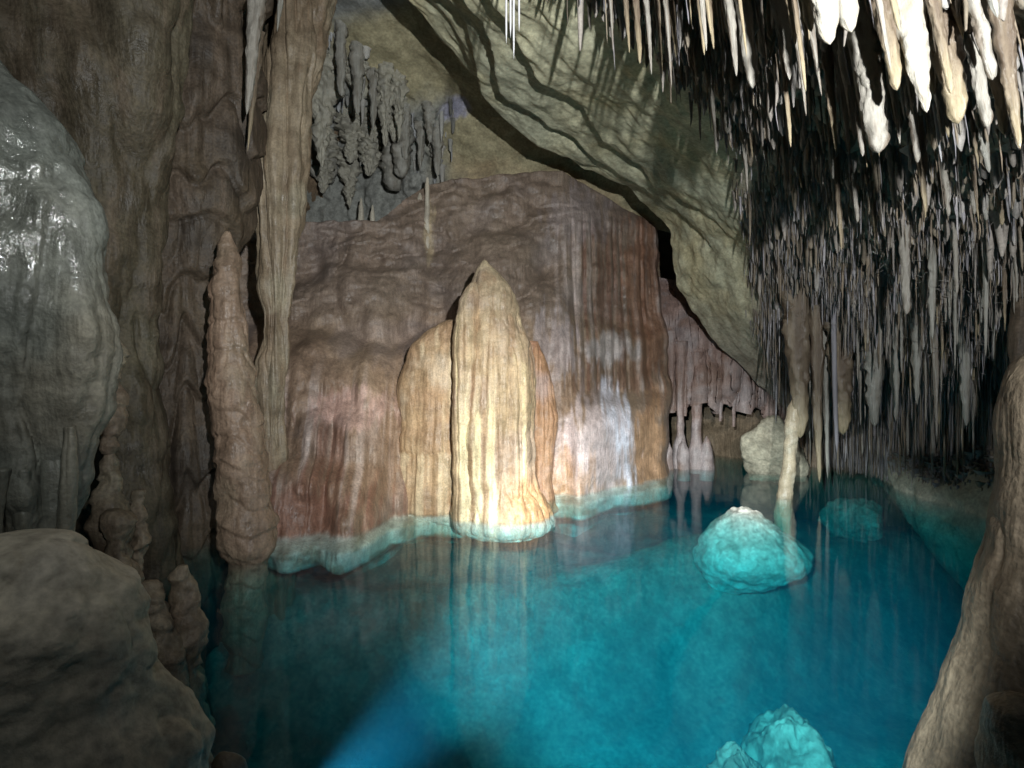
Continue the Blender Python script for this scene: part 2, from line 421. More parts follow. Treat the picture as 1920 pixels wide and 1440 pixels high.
# ================================================================== setting: the tilted slab that forms the ceiling
NET = [[at(640, -120, 4.6), at(860, -160, 4.0), at(1150, -260, 3.0), at(1500, -400, 2.2), at(2100, -500, 1.6)],
       [at(860, 110, 6.0), at(1050, 60, 4.9), at(1300, -30, 3.7), at(1620, -150, 2.45), at(2150, -200, 1.8)],
       [at(1040, 262, 7.1), at(1180, 210, 5.9), at(1400, 150, 4.5), at(1750, 60, 2.9), at(2250, 20, 2.2)],
       [at(1230, 400, 8.2), at(1330, 380, 7.0), at(1520, 350, 5.4), at(1850, 280, 3.6), at(2350, 240, 2.7)],
       [at(1290, 575, 8.8), at(1400, 580, 7.9), at(1600, 580, 6.5), at(1900, 540, 4.5), at(2400, 500, 3.3)],
       [at(1480, 775, 9.4), at(1580, 790, 8.6), at(1720, 790, 7.4), at(1980, 760, 5.6), at(2400, 720, 4.2)],
       [at(1545, 842, 9.7), at(1645, 880, 8.6), at(1720, 985, 7.0), at(1990, 1060, 5.0), at(2400, 1080, 3.9)],
       [at(1600, 870, 10.4), at(1720, 1000, 9.0), at(1850, 1150, 7.4), at(2060, 1250, 5.2), at(2450, 1300, 4.0)]]
CEIL = None
def build_ceiling():
    global CEIL
    nu, nv = 440, 330
    P = tensor(NET, nu, nv)
    n = face_cam(P, normals(P))
    A = np.repeat(np.linspace(0, 7, nu)[:, None], nv, 1); B = np.repeat(np.linspace(0, 4, nv)[None], nu, 0)
    x, y, z = P[..., 0], P[..., 1], P[..., 2]
    h = 0.16 * fbm(x * .8, y * .8, z * .8, 3) + 0.035 * fbm(x * 4, y * 4, z * 4, 4)
    rel = fbm((x + z) * 1.1, (y - x) * 5, z * 5, 4)      # bedding grain
    h += 0.045 * rel
    # overlapping rock layers: each next layer hangs lower than the one before
    wv = 0.16 * np.sin(A * 2.1 + .6) + 0.22 * fbm(A * 1.5, B * 0.4, 9 + 0 * A, 3)
    for b0, dep, ph, a0, a1 in ((0.30, 0.13, 0.0, -1, 2.4), (0.62, 0.15, 1.3, -1, 3.4), (0.98, 0.12, 2.2, -1, 3.2), (0.17, .10, 3.0, .9, 2.6)):
        line = B - b0 - wv * 0.8 - 0.07 * np.sin(A * 3.3 + ph) - 0.05 * fbm(A * 4, 0 * A + ph, 0 * A, 3)
        k = sstep(a0 - .3, a0 + .3, A) * (1 - sstep(a1 - .6, a1 + .3, A))
        h += dep * k * (sstep(-0.012, 0.012, line) - 0.45 * sstep(0.03, 0.5, line))
    far = sstep(1.0, 1.5, B) * sstep(3.0, 4.0, A) * (1 - sstep(5.2, 5.8, A))
    h += 0.10 * sstep(1.7, 2.2, B) * (1 - sstep(5.2, 5.8, A)) * fbm(x * 6, y * 6, z * 3, 4)
    h += 0.10 * far * fbm(x * 5, y * 5, z * 2, 4)
    P = P + n * h[..., None]
    # rounded free edge folding back behind the slab
    lip = []
    for k, (d, upz) in enumerate(((0.7, 0.9), (0.42, 0.52), (0.18, 0.22), (0.05, 0.06))):
        e = P[:, 0].copy(); e[:, 1] += d; e[:, 2] += upz * 0.8; e[:, 0] += upz * 0.45
        e += 0.05 * np.stack([fbm(A[:, 0] * 6, k + 0 * A[:, 0], i + 0 * A[:, 0], 3) for i in range(3)], -1)
        lip.append(e)
    P = np.concatenate([np.stack(lip, 1), P], 1)
    B = np.concatenate([np.zeros((nu, 4)), B], 1); A = np.concatenate([A[:, :4], A], 1)
    x, y, z = P[..., 0], P[..., 1], P[..., 2]
    bs = np.interp(A, [0, 1, 2, 3, 4, 5, 7], [1.3, 1.7, 1.85, 1.45, 1.05, 0.30, 0.2]) + 0.12 * fbm(x * 2, y * 2, z * 2, 3)
    c = np.broadcast_to(LIME, P.shape).copy()
    c = mix(c, (0.40, 0.405, 0.30), sstep(-.1, .4, fbm(x, y, z, 4)) * .8)
    c = mix(c, (0.44, 0.38, 0.22), sstep(0, .5, fbm(x * 1.7, y * 1.7, z * 1.7, 4)) * .6)
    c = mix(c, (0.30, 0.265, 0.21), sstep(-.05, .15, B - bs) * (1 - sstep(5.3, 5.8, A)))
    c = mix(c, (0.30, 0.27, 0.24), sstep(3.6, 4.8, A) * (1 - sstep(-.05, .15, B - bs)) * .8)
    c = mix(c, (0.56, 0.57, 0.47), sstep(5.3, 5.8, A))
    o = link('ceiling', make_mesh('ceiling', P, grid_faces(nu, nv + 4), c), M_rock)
    tag(o, 'tilted limestone slab ceiling dipping to the right', kind='structure')
    CEIL = (P[::3, 4::3], A[::3, 4::3], (B - bs)[::3, 4::3])
build_ceiling()

# outer shell so that no gap of the cave is open
def build_shell():
    th = np.linspace(-0.15 * math.pi, 1.15 * math.pi, 160); zz = np.linspace(-2.6, 7.5, 90)
    TH, ZZ = np.meshgrid(th, zz, indexing='ij')
    R = 1 - 0.25 * sstep(3, 7.5, ZZ)
    X = 0.8 + 7.6 * np.cos(TH) * R; Y = 1.5 + 10.8 * np.sin(TH) * R
    k = 1 + 0.05 * fbm(X * .8, Y * .8, ZZ * .8, 4)
    P = np.stack([X * k, Y * k, ZZ], -1)
    c = np.broadcast_to(BROWN, P.shape).copy()
    o = link('cave_wall', make_mesh('cave_wall', P, grid_faces(160, 90), c), M_dark)
    tag(o, 'dark outer rock wall of the cave', kind='structure')
build_shell()

# ================================================================== bodies grown from a silhouette
def body(name, Y, prof, ratio=0.8, nth=140, nz=220, flute=0.0, ff=9.0, rough=0.05, rf=1.2, fine=0.008, casc=0.0, cf=2.2,
         lean=0.0, mat=None, colf=None, parent=None, sq=2.0, seed=0.0, flute_from=None, back=0.0, crag=0.0):
    """closed ring body: prof rows are (py, left px, right px) at depth Y"""
    pr = np.array(prof, float)
    nth = max(24, int(nth * 0.62) // 2 * 2); nz = max(40, int(nz * 0.62))
    pr = pr[np.argsort(pr[:, 0])]
    py = pr[0, 0] + (pr[-1, 0] - pr[0, 0]) * np.linspace(0, 1, nz)
    # denser rings near the top
    py = pr[0, 0] + (py - pr[0, 0])
    xl = np.interp(py, pr[:, 0], pr[:, 1]); xr = np.interp(py, pr[:, 0], pr[:, 2])
    k = np.array([.25, .5, .25])
    for _ in range(6):
        xl[1:-1] = np.convolve(xl, k, 'valid'); xr[1:-1] = np.convolve(xr, k, 'valid')
    uL = (xl - 960) / 960; uR = (xr - 960) / 960
    qL = np.sqrt(1 + (ratio * uL) ** 2); qR = np.sqrt(1 + (ratio * uR) ** 2)
    rx = (uR - uL) * Y / (qL + qR); cx = uL * Y + rx * qL
    z = CAM_H - (py - 720) / 960 * Y
    th = np.linspace(0, 2 * math.pi, nth, endpoint=False)
    ct, st = np.cos(th), np.sin(th)
    if sq != 2.0:
        ct = np.sign(ct) * np.abs(ct) ** (2 / sq); st = np.sign(st) * np.abs(st) ** (2 / sq)
    X = cx[:, None] + rx[:, None] * ct; Z = np.repeat(z[:, None], nth, 1)
    Yy = Y + rx[:, None] * ratio * st + (z[:, None] - z[-1]) * lean + back
    P = np.stack([X, Yy, Z], -1)
    rad = np.stack([np.broadcast_to(ct, X.shape), np.broadcast_to(st, X.shape) , 0 * X], -1)
    s = seed * 13.7
    h = rough * fbm(X * rf + s, Yy * rf, Z * rf, 4) + fine * fbm(X * 9 + s, Yy * 9, Z * 9, 3)
    taper = np.clip(rx / max(rx.max() * 0.35, 1e-4), 0, 1)[:, None]
    if flute:
        f = 1.5 * np.sqrt(np.abs(fbm(X * ff + s, Yy * ff, Z * 0.30, 2)) + 0.002) - 0.6 + 0.35 * np.sqrt(np.abs(fbm(X * ff * 2.7 + s, Yy * ff * 2.7, Z * 0.5, 2)))
        fm = 1.0 if flute_from is None else 0.25 + 0.75 * sstep(flute_from[0], flute_from[1], np.repeat(py[:, None], nth, 1))
        h = h + flute * f * fm
    if crag:
        h = h + crag * (1 - 2.6 * np.sqrt(np.abs(fbm(X * 3.3 + s, Yy * 3.3, Z * 3.3, 4)) + .001)) + crag * .4 * (1 - 3 * np.abs(fbm(X * 11 + s, Yy * 11, Z * 11, 2)))
    if casc:
        w = -Z * cf + 0.9 * fbm(X * 2 + s, Yy * 2, Z * 0.8, 3) + 0.5 * vnoise(X * 6 + s, Yy * 6, 0 * Z)
        fr = w - np.floor(w)
        h = h + casc * (np.sqrt(fr) * (1 - sstep(0.86, 1.0, fr)))
    P = P + rad * (h * taper)[..., None]
    px = 960 + 960 * P[..., 0] / Y; pyy = np.repeat(py[:, None], nth, 1)
    c = colf(P, px, pyy, h)
    V = P.reshape(-1, 3); C = c.reshape(-1, 3)
    F = grid_faces(nz, nth, True)
    cap = np.arange(nth)
    V = np.vstack([V, P[0].mean(0, keepdims=True) + [[0, 0, 0.004]]]); C = np.vstack([C, C[:1]])
    ti = len(V) - 1
    tf = np.stack([np.full(nth, ti), np.full(nth, ti), np.roll(cap, -1), cap], -1)
    tri = np.stack([np.full(nth // 2, ti), np.roll(cap, -2)[::2], np.roll(cap, -1)[::2], cap[::2]], -1)
    F = np.vstack([F, tri])
    me = make_mesh(name, V, F, C)
    return link(name, me, mat or M_flow, parent)

def paint(base, tone2, tone3=None, freq=1.5, streak_col=None, k=0.8, sk=0.6, seed=0.0):
    def f(P, px, py, h):
        x, y, z = P[..., 0], P[..., 1], P[..., 2]
        c = np.broadcast_to(np.asarray(base, float), P.shape).copy()
        c = mix(c, tone2, k * sstep(-.15, .45, fbm(x * freq + seed, y * freq, z * freq, 4)))
        if tone3 is not None:
            c = mix(c, tone3, k * sstep(0.0, .5, fbm(x * freq * 1.7 + seed, y * freq * 1.7, z * freq * 1.1 + 9, 4)))
        if streak_col is not None:
            c = mix(c, streak_col, sk * sstep(0.08, .45, fbm(x * 11 + seed, y * 11, z * 0.5, 3)))
        return c
    return f

# ------------------------------------------------------------------ the lit stalagmite in the middle
def col_main(P, px, py, h):
    x, y, z = P[..., 0], P[..., 1], P[..., 2]
    c = np.broadcast_to(np.array((0.47, 0.37, 0.245)), P.shape).copy()
    c = mix(c, (0.40, 0.30, 0.24), .7 * sstep(-.1, .4, fbm(x * 2, y * 2, z * 1.5, 4)))
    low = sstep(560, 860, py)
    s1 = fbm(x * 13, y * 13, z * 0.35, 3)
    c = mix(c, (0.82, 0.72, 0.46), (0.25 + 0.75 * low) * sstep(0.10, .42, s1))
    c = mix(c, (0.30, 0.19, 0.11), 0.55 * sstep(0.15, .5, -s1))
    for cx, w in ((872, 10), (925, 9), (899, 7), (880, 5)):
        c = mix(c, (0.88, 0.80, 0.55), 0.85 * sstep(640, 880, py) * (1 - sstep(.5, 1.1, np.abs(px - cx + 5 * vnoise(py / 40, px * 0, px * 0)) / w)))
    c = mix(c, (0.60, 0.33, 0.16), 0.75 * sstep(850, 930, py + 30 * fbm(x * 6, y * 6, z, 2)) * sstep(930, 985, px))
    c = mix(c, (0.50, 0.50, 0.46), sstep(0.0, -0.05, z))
    return c
E = empty('flowstone_stalagmite', at(925, 970, 6.1), 'tall pointed cream flowstone stalagmite lit by a torch at the water edge', 'stalagmite')
def part(o): return adopt(o, E)
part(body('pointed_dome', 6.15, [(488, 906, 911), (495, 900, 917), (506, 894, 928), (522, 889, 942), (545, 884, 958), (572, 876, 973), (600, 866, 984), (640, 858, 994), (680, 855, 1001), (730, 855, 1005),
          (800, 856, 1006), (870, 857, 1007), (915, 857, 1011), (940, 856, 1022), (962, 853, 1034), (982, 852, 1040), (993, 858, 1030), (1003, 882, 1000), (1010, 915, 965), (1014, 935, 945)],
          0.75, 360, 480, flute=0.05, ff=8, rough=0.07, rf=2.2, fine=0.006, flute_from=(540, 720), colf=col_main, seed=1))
part(body('side_lobe', 5.95, [(530, 884, 892), (545, 874, 895), (562, 864, 898), (585, 856, 900), (620, 850, 899), (680, 848, 897), (740, 849, 894), (850, 851, 890), (920, 849, 889), (960, 846, 890), (982, 848, 888), (996, 860, 880)],
          1.0, 180, 340, flute=0.035, ff=9, rough=0.04, rf=3, fine=0.006, colf=col_main, seed=2, flute_from=(560, 760)))
col_ld = paint((0.44, 0.32, 0.20), (0.36, 0.24, 0.15), (0.50, 0.42, 0.32), 2.2, (0.70, 0.60, 0.42), sk=.5)
def col_ld2(P, px, py, h):
    c = col_ld(P, px, py, h)
    c = mix(c, (0.74, 0.64, 0.46), 0.75 * sstep(843, 850, py + 5 * vnoise(px / 9, 0 * px, 0 * px)) * sstep(0.0, 0.35, fbm(P[..., 0] * 14, P[..., 1] * 14, P[..., 2] * .3, 2) + .15))
    return mix(c, (0.82, 0.82, 0.76), sstep(0.0, -0.05, P[..., 2]))
part(body('left_dome', 6.32, [(600, 838, 872), (608, 818, 890), (622, 796, 900), (642, 774, 903), (666, 760, 905), (695, 752, 905), (745, 748, 905), (838, 746, 905), (846, 750, 905), (852, 753, 905), (900, 752, 905), (955, 750, 905), (970, 765, 895), (980, 800, 880)],
          0.42, 280, 400, flute=0.05, ff=8, rough=0.06, rf=2, colf=col_ld2, seed=3, flute_from=(690, 850)))
part(body('right_drapery', 6.95, [(640, 985, 1006), (670, 980, 1022), (720, 980, 1036), (780, 982, 1042), (840, 985, 1036), (900, 990, 1030), (940, 990, 1040), (958, 992, 1046), (970, 1005, 1030)],
          0.6, 160, 260, flute=0.035, ff=8, rough=0.05, rf=2, colf=paint((0.42, 0.25, 0.15), (0.44, 0.34, 0.32), (0.50, 0.30, 0.17), 2.0, (0.30, 0.15, 0.09)), seed=4))

# ------------------------------------------------------------------ left side: columns and draperies
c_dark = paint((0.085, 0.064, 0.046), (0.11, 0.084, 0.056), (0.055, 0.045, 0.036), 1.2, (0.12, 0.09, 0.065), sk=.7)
c_col = paint((0.27, 0.19, 0.135), (0.21, 0.15, 0.105), (0.31, 0.24, 0.17), 1.6, (0.25, 0.16, 0.11), sk=.5)
c_pale = paint((0.28, 0.225, 0.155), (0.20, 0.15, 0.10), (0.33, 0.29, 0.21), 1.8, (0.24, 0.17, 0.11), sk=.6)
c_fore = paint((0.15, 0.155, 0.132), (0.115, 0.127, 0.112), (0.165, 0.147, 0.11), 1.2)

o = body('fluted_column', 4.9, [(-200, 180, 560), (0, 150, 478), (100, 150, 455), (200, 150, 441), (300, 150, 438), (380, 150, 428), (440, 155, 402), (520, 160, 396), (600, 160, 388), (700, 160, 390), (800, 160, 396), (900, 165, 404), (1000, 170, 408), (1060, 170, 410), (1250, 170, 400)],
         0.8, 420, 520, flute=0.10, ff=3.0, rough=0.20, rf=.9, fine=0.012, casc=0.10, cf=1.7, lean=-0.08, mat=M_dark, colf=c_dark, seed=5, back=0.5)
tag(o, 'broad dark fluted column left of the black crevice', 'column')

o = body('stalagmite_column', 4.55, [(434, 424, 430), (440, 419, 434), (470, 408, 441), (520, 400, 449), (560, 394, 455), (600, 392, 458), (640, 391, 462), (700, 393, 472), (780, 399, 489), (860, 405, 500), (940, 409, 507), (1010, 411, 512), (1035, 414, 508), (1048, 425, 498), (1250, 425, 490)],
         0.9, 200, 420, flute=0.014, ff=8, rough=0.06, rf=3.4, fine=0.016, casc=0.02, cf=4.2, colf=c_col, seed=6)
tag(o, 'tall brown stalagmite column with a blunt tip before the black crevice', 'stalagmite')

o = body('drapery_column', 5.5, [(-200, 500, 660), (0, 490, 604), (130, 486, 576), (250, 470, 560), (330, 468, 550), (480, 478, 541), (560, 480, 534), (650, 478, 530), (760, 470, 524), (850, 465, 522), (900, 462, 524), (990, 455, 545), (1020, 455, 550), (1250, 455, 545)],
         0.8, 280, 520, flute=0.09, ff=7, rough=0.09, rf=1.8, fine=0.010, lean=0.03, colf=c_pale, seed=7)
tag(o, 'pale tan fluted column right of the black crevice', 'column')

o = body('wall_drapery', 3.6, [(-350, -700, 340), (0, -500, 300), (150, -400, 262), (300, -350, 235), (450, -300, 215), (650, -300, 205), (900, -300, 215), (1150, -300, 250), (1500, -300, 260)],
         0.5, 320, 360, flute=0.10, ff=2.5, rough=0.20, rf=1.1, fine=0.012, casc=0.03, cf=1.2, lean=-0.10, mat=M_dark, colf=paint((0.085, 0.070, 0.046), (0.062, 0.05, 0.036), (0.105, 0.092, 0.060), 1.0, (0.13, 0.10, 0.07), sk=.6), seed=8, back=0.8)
tag(o, 'shadowy brown rock drapery rising behind the wet boulder column at left', 'drapery')

o = body('foreground_column', 2.25, [(-350, -900, -330), (-150, -750, -190), (0, -600, -85), (70, -500, -20), (110, -470, 15), (150, -450, 55), (220, -450, 105), (330, -450, 150), (450, -450, 184), (520, -450, 196), (580, -450, 210), (625, -450, 214), (680, -450, 207), (740, -440, 199), (775, -430, 182), (820, -420, 166), (870, -400, 156), (940, -380, 147), (1000, -380, 132), (1050, -380, 122), (1110, -380, 100), (1180, -380, 60), (1300, -380, 0)],
         0.45, 440, 540, flute=0.10, ff=5, flute_from=(330, 820), rough=0.12, rf=2.0, fine=0.024, mat=M_wet, colf=c_fore, seed=9)
tag(o, 'bulging grey-green column with a glistening wet patch at the left edge', 'column')
FORE = o
vv = np.empty(len(o.data.vertices) * 3, np.float32); o.data.vertices.foreach_get('co', vv); vv = vv.reshape(-1, 3)
wpx = 960 + 960 * vv[:, 0] / vv[:, 1]; wpy = 720 - 960 * (vv[:, 2] - CAM_H) / vv[:, 1]
wd = np.hypot((wpx - 45 - 0.18 * (wpy - 400)) / 85, (wpy - 400) / 170) + 0.9 * fbm(vv[:, 0] * 16, vv[:, 1] * 16, vv[:, 2] * 5, 3)
wa = o.data.attributes.new('Wet', 'FLOAT', 'POINT'); wa.data.foreach_set('value', (1 - sstep(0.75, 0.95, wd)).astype(np.float32))

for i, (Y, prof, lab) in enumerate([
    (2.2, [(830, 80, 120), (880, 72, 136), (920, 70, 138), (960, 66, 136), (1050, 64, 128), (1110, 60, 122), (1170, 56, 128), (1240, 40, 150)], 'thick root-like drapery leg beside the pale foreground boulder'),
    (2.1, [(880, 30, 60), (930, 28, 58), (1000, 28, 66), (1060, 30, 72), (1120, 32, 70), (1180, 36, 72), (1240, 30, 86), (1290, 10, 110)], 'thinner root-like drapery leg left of the thick one'),
    (2.15, [(800, 118, 146), (880, 112, 150), (960, 108, 142), (1040, 110, 134), (1090, 114, 130), (1130, 118, 127)], 'tapering drapery leg ending above the pale boulder, rightmost of the legs'),
    (2.05, [(880, -20, 18), (980, -24, 16), (1080, -20, 12), (1180, -30, 20), (1260, -40, 30)], 'root-like drapery leg cut by the left edge of the picture')]):
    o = body('drapery_leg', Y, prof, 0.9, 90, 160, flute=0.006, ff=14, rough=0.02, rf=4, fine=0.004, colf=c_fore, seed=20 + i)
    tag(o, lab, 'drapery', 'drapery legs at the left edge')

o = body('foreground_boulder', 1.7, [(1000, -10, 80), (1008, -60, 122), (1022, -100, 150), (1045, -140, 174), (1075, -160, 200), (1110, -180, 236), (1160, -190, 256), (1220, -200, 271), (1270, -200, 284), (1310, -200, 300), (1345, -180, 322), (1390, -200, 350), (1440, -220, 378), (1600, -240, 400)],
         0.9, 320, 340, rough=0.07, rf=2.6, fine=0.02, flute=0.03, ff=5, lean=0.0, mat=M_rock, colf=paint((0.46, 0.41, 0.33), (0.35, 0.33, 0.27), (0.52, 0.47, 0.40), 2.5), seed=10)
tag(o, 'pale rounded boulder in the bottom left corner', 'boulder')
o = body('foreground_boulder', 2.1, [(1290, 300, 322), (1310, 270, 338), (1335, 240, 352), (1370, 230, 368), (1410, 220, 384), (1450, 210, 402), (1600, 200, 420)],
         0.9, 180, 160, rough=0.06, rf=3, fine=0.010, mat=M_rock, colf=paint((0.33, 0.29, 0.22), (0.26, 0.24, 0.19), (0.36, 0.32, 0.26), 2.5), seed=11)
tag(o, 'smaller rounded boulder on the water edge in front of the dark rocks', 'boulder')

knobs = [(3.0, [(628, 206, 214), (650, 199, 226), (700, 197, 228), (740, 194, 226), (800, 190, 222), (830, 196, 214), (850, 200, 208)], 'knobbly stone bulb hanging beside the bulging left column', 'stalactite'),
         (3.0, [(770, 196, 214), (800, 188, 226), (840, 190, 224), (900, 184, 228), (1000, 180, 236), (1200, 180, 250)], 'dark knobbly stalagmite close behind the bulging left column', 'stalagmite'),
         (3.1, [(918, 255, 264), (935, 246, 272), (980, 242, 275), (1040, 244, 277), (1075, 246, 276), (1250, 240, 284)], 'short dark stalagmite with rounded top behind the pale boulder', 'stalagmite'),
         (2.9, [(955, 205, 216), (980, 194, 236), (1040, 192, 242), (1100, 196, 252), (1300, 200, 262)], 'squat dark stalagmite stub at the back of the pale boulder', 'stalagmite'),
         (2.8, [(1060, 336, 352), (1085, 328, 364), (1150, 326, 374), (1220, 330, 378), (1290, 326, 372), (1380, 300, 372), (1600, 290, 370)], 'dark lumpy rock pillar at the left shore of the lake', 'rock'),
         (2.7, [(1090, 268, 290), (1130, 256, 318), (1200, 262, 340), (1300, 270, 346), (1500, 270, 350)], 'dark lumpy rock between pale boulder and lake shore', 'rock')]
for i, (Y, prof, lab, cat) in enumerate(knobs):
    o = body({'rock': 'shore_rock'}.get(cat, 'knobbly_' + cat), Y, prof, 0.9, 100, 140, rough=0.09, rf=5, fine=0.014, casc=0.02, cf=6, mat=M_dark, colf=paint((0.20, 0.16, 0.115), (0.25, 0.22, 0.16), (0.15, 0.11, 0.08), 3), seed=30 + i)
    tag(o, lab, cat)

# shore below the left rocks
o = body('shore_bank', 3.1, [(1120, 60, 250), (1180, 0, 330), (1280, -60, 362), (1400, -60, 372), (1700, -60, 380)], 0.6, 200, 140, rough=0.15, rf=2.5, fine=0.02, mat=M_dark, colf=paint((0.17, 0.13, 0.095), (0.22, 0.18, 0.13), None, 3), seed=41)
tag(o, 'dark bank of rock under the left shore stalagmites', 'rock')
o = body('shore_rock', 2.15, [(1412, 405, 430), (1418, 396, 446), (1432, 390, 456), (1500, 380, 470)], 0.7, 80, 60, rough=0.03, rf=6, mat=M_dark, colf=paint((0.10, 0.09, 0.07), (0.13, 0.12, 0.10), None, 3), seed=42)
tag(o, 'small dark rock at the bottom edge beside the boulder', 'rock')

# ------------------------------------------------------------------ right foreground column
o = body('right_column', 1.9, [(640, 1960, 2300), (665, 1915, 2350), (685, 1892, 2380), (715, 1875, 2400), (760, 1866, 2400), (820, 1862, 2400), (900, 1860, 2400), (980, 1851, 2400), (1060, 1836, 2400), (1120, 1821, 2400), (1200, 1801, 2400), (1280, 1780, 2400), (1360, 1755, 2400), (1440, 1722, 2400), (1650, 1640, 2400)],
         0.8, 320, 420, flute=0.018, ff=7, rough=0.045, rf=2, fine=0.006, colf=paint((0.17, 0.135, 0.095), (0.13, 0.105, 0.075), (0.19, 0.16, 0.115), 1.5, (0.11, 0.085, 0.06)), seed=12, mat=M_dark)
tag(o, 'brown ribbed column in the right foreground', 'column')
o = body('foot_bulge', 1.7, [(1305, 1890, 1925), (1330, 1868, 1990), (1380, 1852, 2050), (1440, 1848, 2100), (1600, 1840, 2150)], 0.8, 120, 120, rough=0.05, rf=4, fine=0.01, mat=M_dark, colf=paint((0.24, 0.2, 0.14), (0.18, 0.15, 0.11), None, 2), seed=13)
adopt(o, bpy.data.objects['right_column'])

o = body('slim_column', 4.2, [(300, 1925, 1975), (480, 1900, 1950), (560, 1897, 1940), (640, 1893, 1940), (760, 1890, 1945), (1100, 1885, 1950)], 0.9, 90, 220, flute=0.015, ff=9, rough=0.04, rf=3, mat=M_dark, colf=c_dark, seed=18)
tag(o, 'slim dark column behind the right foreground column', 'column')

# ------------------------------------------------------------------ boulders in the lake
def boulder(px, top, bot, hw, Y, ratio, label, colf, seed, facets=26, rough=0.10, nth=110, nz=80, peak=0.0, edge=14):
    """rock with broken faces: a convex cut of random planes, roughened"""
    r = np.random.default_rng(seed)
    th, ph = np.meshgrid(np.linspace(0, 2 * math.pi, nth, endpoint=False), np.linspace(0.02, math.pi - 0.02, nz))
    D = np.stack([np.sin(ph) * np.cos(th), np.sin(ph) * np.sin(th), np.cos(ph)], -1)
    n = r.normal(0, 1, (facets, 3)); n /= np.linalg.norm(n, axis=1, keepdims=True)
    dd = r.uniform(0.72, 1.0, facets)
    t = (np.clip(D @ n.T, 1e-3, None) / dd)
    R_ = 1 / (t ** edge).sum(-1) ** (1 / edge)
    R_ = np.clip(R_, 0.3, 1.35)
    x, y, z = D[..., 0] + seed, D[..., 1], D[..., 2]
    R_ = R_ * (1 + rough * 2 * fbm(x * 2.2, y * 2.2, z * 2.2, 5, 0.6) - rough * 0.9 * np.sqrt(np.abs(fbm(x * 3.1, y * 3.1, z * 3.1, 3)) + .001))
    zt, zb = at(px, top, Y)[2], at(px, bot, Y)[2]
    S_ = np.array([hw / 960 * Y, hw / 960 * Y * ratio, (zt - zb) / 2])
    P = D * R_[..., None]
    P = P / np.array([np.abs(P[..., 0]).max(), 1.0, 1.0])
    P[..., 2] = (P[..., 2] - P[..., 2].min()) / (P[..., 2].max() - P[..., 2].min()) * 2 - 1
    P[..., :2] *= (1 - peak * sstep(-0.3, 1.0, P[..., 2]))[..., None]
    P = P * S_ + np.array([at(px, 0, Y)[0], Y, (zt + zb) / 2])
    c = colf(P, P[..., 0], P[..., 2], 0)
    V = np.vstack([P.reshape(-1, 3), P[0].mean(0)[None], P[-1].mean(0)[None]]); C_ = np.vstack([c.reshape(-1, 3), c[0, :1], c[-1, :1]])
    F = grid_faces(nz, nth, True); k = np.arange(nth)[::2]; b = (nz - 1) * nth
    F = np.vstack([F, np.stack([np.full(len(k), len(V) - 2), k, (k + 1) % nth, (k + 2) % nth], -1), np.stack([np.full(len(k), len(V) - 1), b + (k + 2) % nth, b + (k + 1) % nth, b + k], -1)])
    o = link('lake_boulder', make_mesh('lake_boulder', V, F, C_), M_boul)
    return tag(o, label, 'boulder')

boulder(1405, 949, 1115, 126, 6.3, 0.85, 'white boulder with its tip above water, its submerged flank glowing turquoise', paint((0.76, 0.74, 0.66), (0.60, 0.58, 0.51), (0.46, 0.44, 0.38), 7), 14, 30, 0.06, peak=0.32, edge=6)
boulder(1485, 1345, 1620, 130, 3.4, 0.9, 'jagged submerged boulder near the bottom right of the lake', paint((0.26, 0.25, 0.22), (0.10, 0.095, 0.08), (0.34, 0.33, 0.29), 8), 22, 20, 0.11)
boulder(1385, 1400, 1560, 60, 3.15, 0.9, 'low submerged stone left of the jagged boulder at the bottom', paint((0.20, 0.19, 0.165), (0.10, 0.095, 0.08), None, 8), 25, 20, 0.16, 70, 50)
boulder(1440, 776, 905, 70, 9.0, 0.7, 'tan boulder at the far shore behind the thin pillar', paint((0.46, 0.42, 0.32), (0.36, 0.32, 0.24), None, 3), 31, 16, 0.08, 80, 60)
boulder(1612, 935, 1020, 62, 7.9, 0.8, 'blue-lit drowned boulder in the dark hollow at far right', paint((0.5, 0.48, 0.42), (0.36, 0.34, 0.3), None, 5), 37, 22, 0.12, 80, 60)

# ------------------------------------------------------------------ recessed curtain right of the wall
c_curt = paint((0.33, 0.23, 0.20), (0.38, 0.33, 0.33), (0.27, 0.17, 0.13), 1.6, (0.46, 0.40, 0.40), sk=.6)
C = empty('hanging_curtain', at(1330, 760, 9.8), 'reddish hanging flowstone curtain over the water right of the wall', 'curtain')
nu, nv = 220, 160
net = [[at(1225, 520, 10.4), at(1290, 540, 10.2), at(1360, 570, 10.1), at(1420, 610, 10.0), at(1500, 700, 10.0)],
       [at(1230, 600, 9.9), at(1290, 610, 9.7), at(1370, 640, 9.6), at(1430, 680, 9.7), at(1500, 740, 9.9)],
       [at(1235, 700, 9.7), at(1290, 700, 9.5), at(1370, 710, 9.4), at(1440, 740, 9.6), at(1500, 770, 9.8)],
       [at(1235, 760, 9.75), at(1290, 760, 9.6), at(1370, 760, 9.5), at(1440, 775, 9.7), at(1500, 790, 9.9)]]
P = tensor(net, nu, nv)
U = np.repeat(np.linspace(0, 1, nu)[:, None], nv, 1)
x, y, z = P[..., 0].copy(), P[..., 1].copy(), P[..., 2].copy()
fl = fbm(x * 6, 0 * x, z * .25, 3)
P[..., 1] -= 0.12 * fl * (0.3 + U) + 0.1 * fbm(x * 2, y, z * 2, 3)
P[..., 2] -= U ** 3 * (0.25 * np.clip(fbm(x * 7, 0 * x, 0 * x, 2) + .2, 0, 1) - 0.05)
me = make_mesh('veil', P, grid_faces(nu, nv), c_curt(P, x, z, fl))
sol = adopt(link('veil', me, M_flow), C)
md = sol.modifiers.new('thickness', 'SOLIDIFY'); md.thickness = 0.10; md.offset = -1
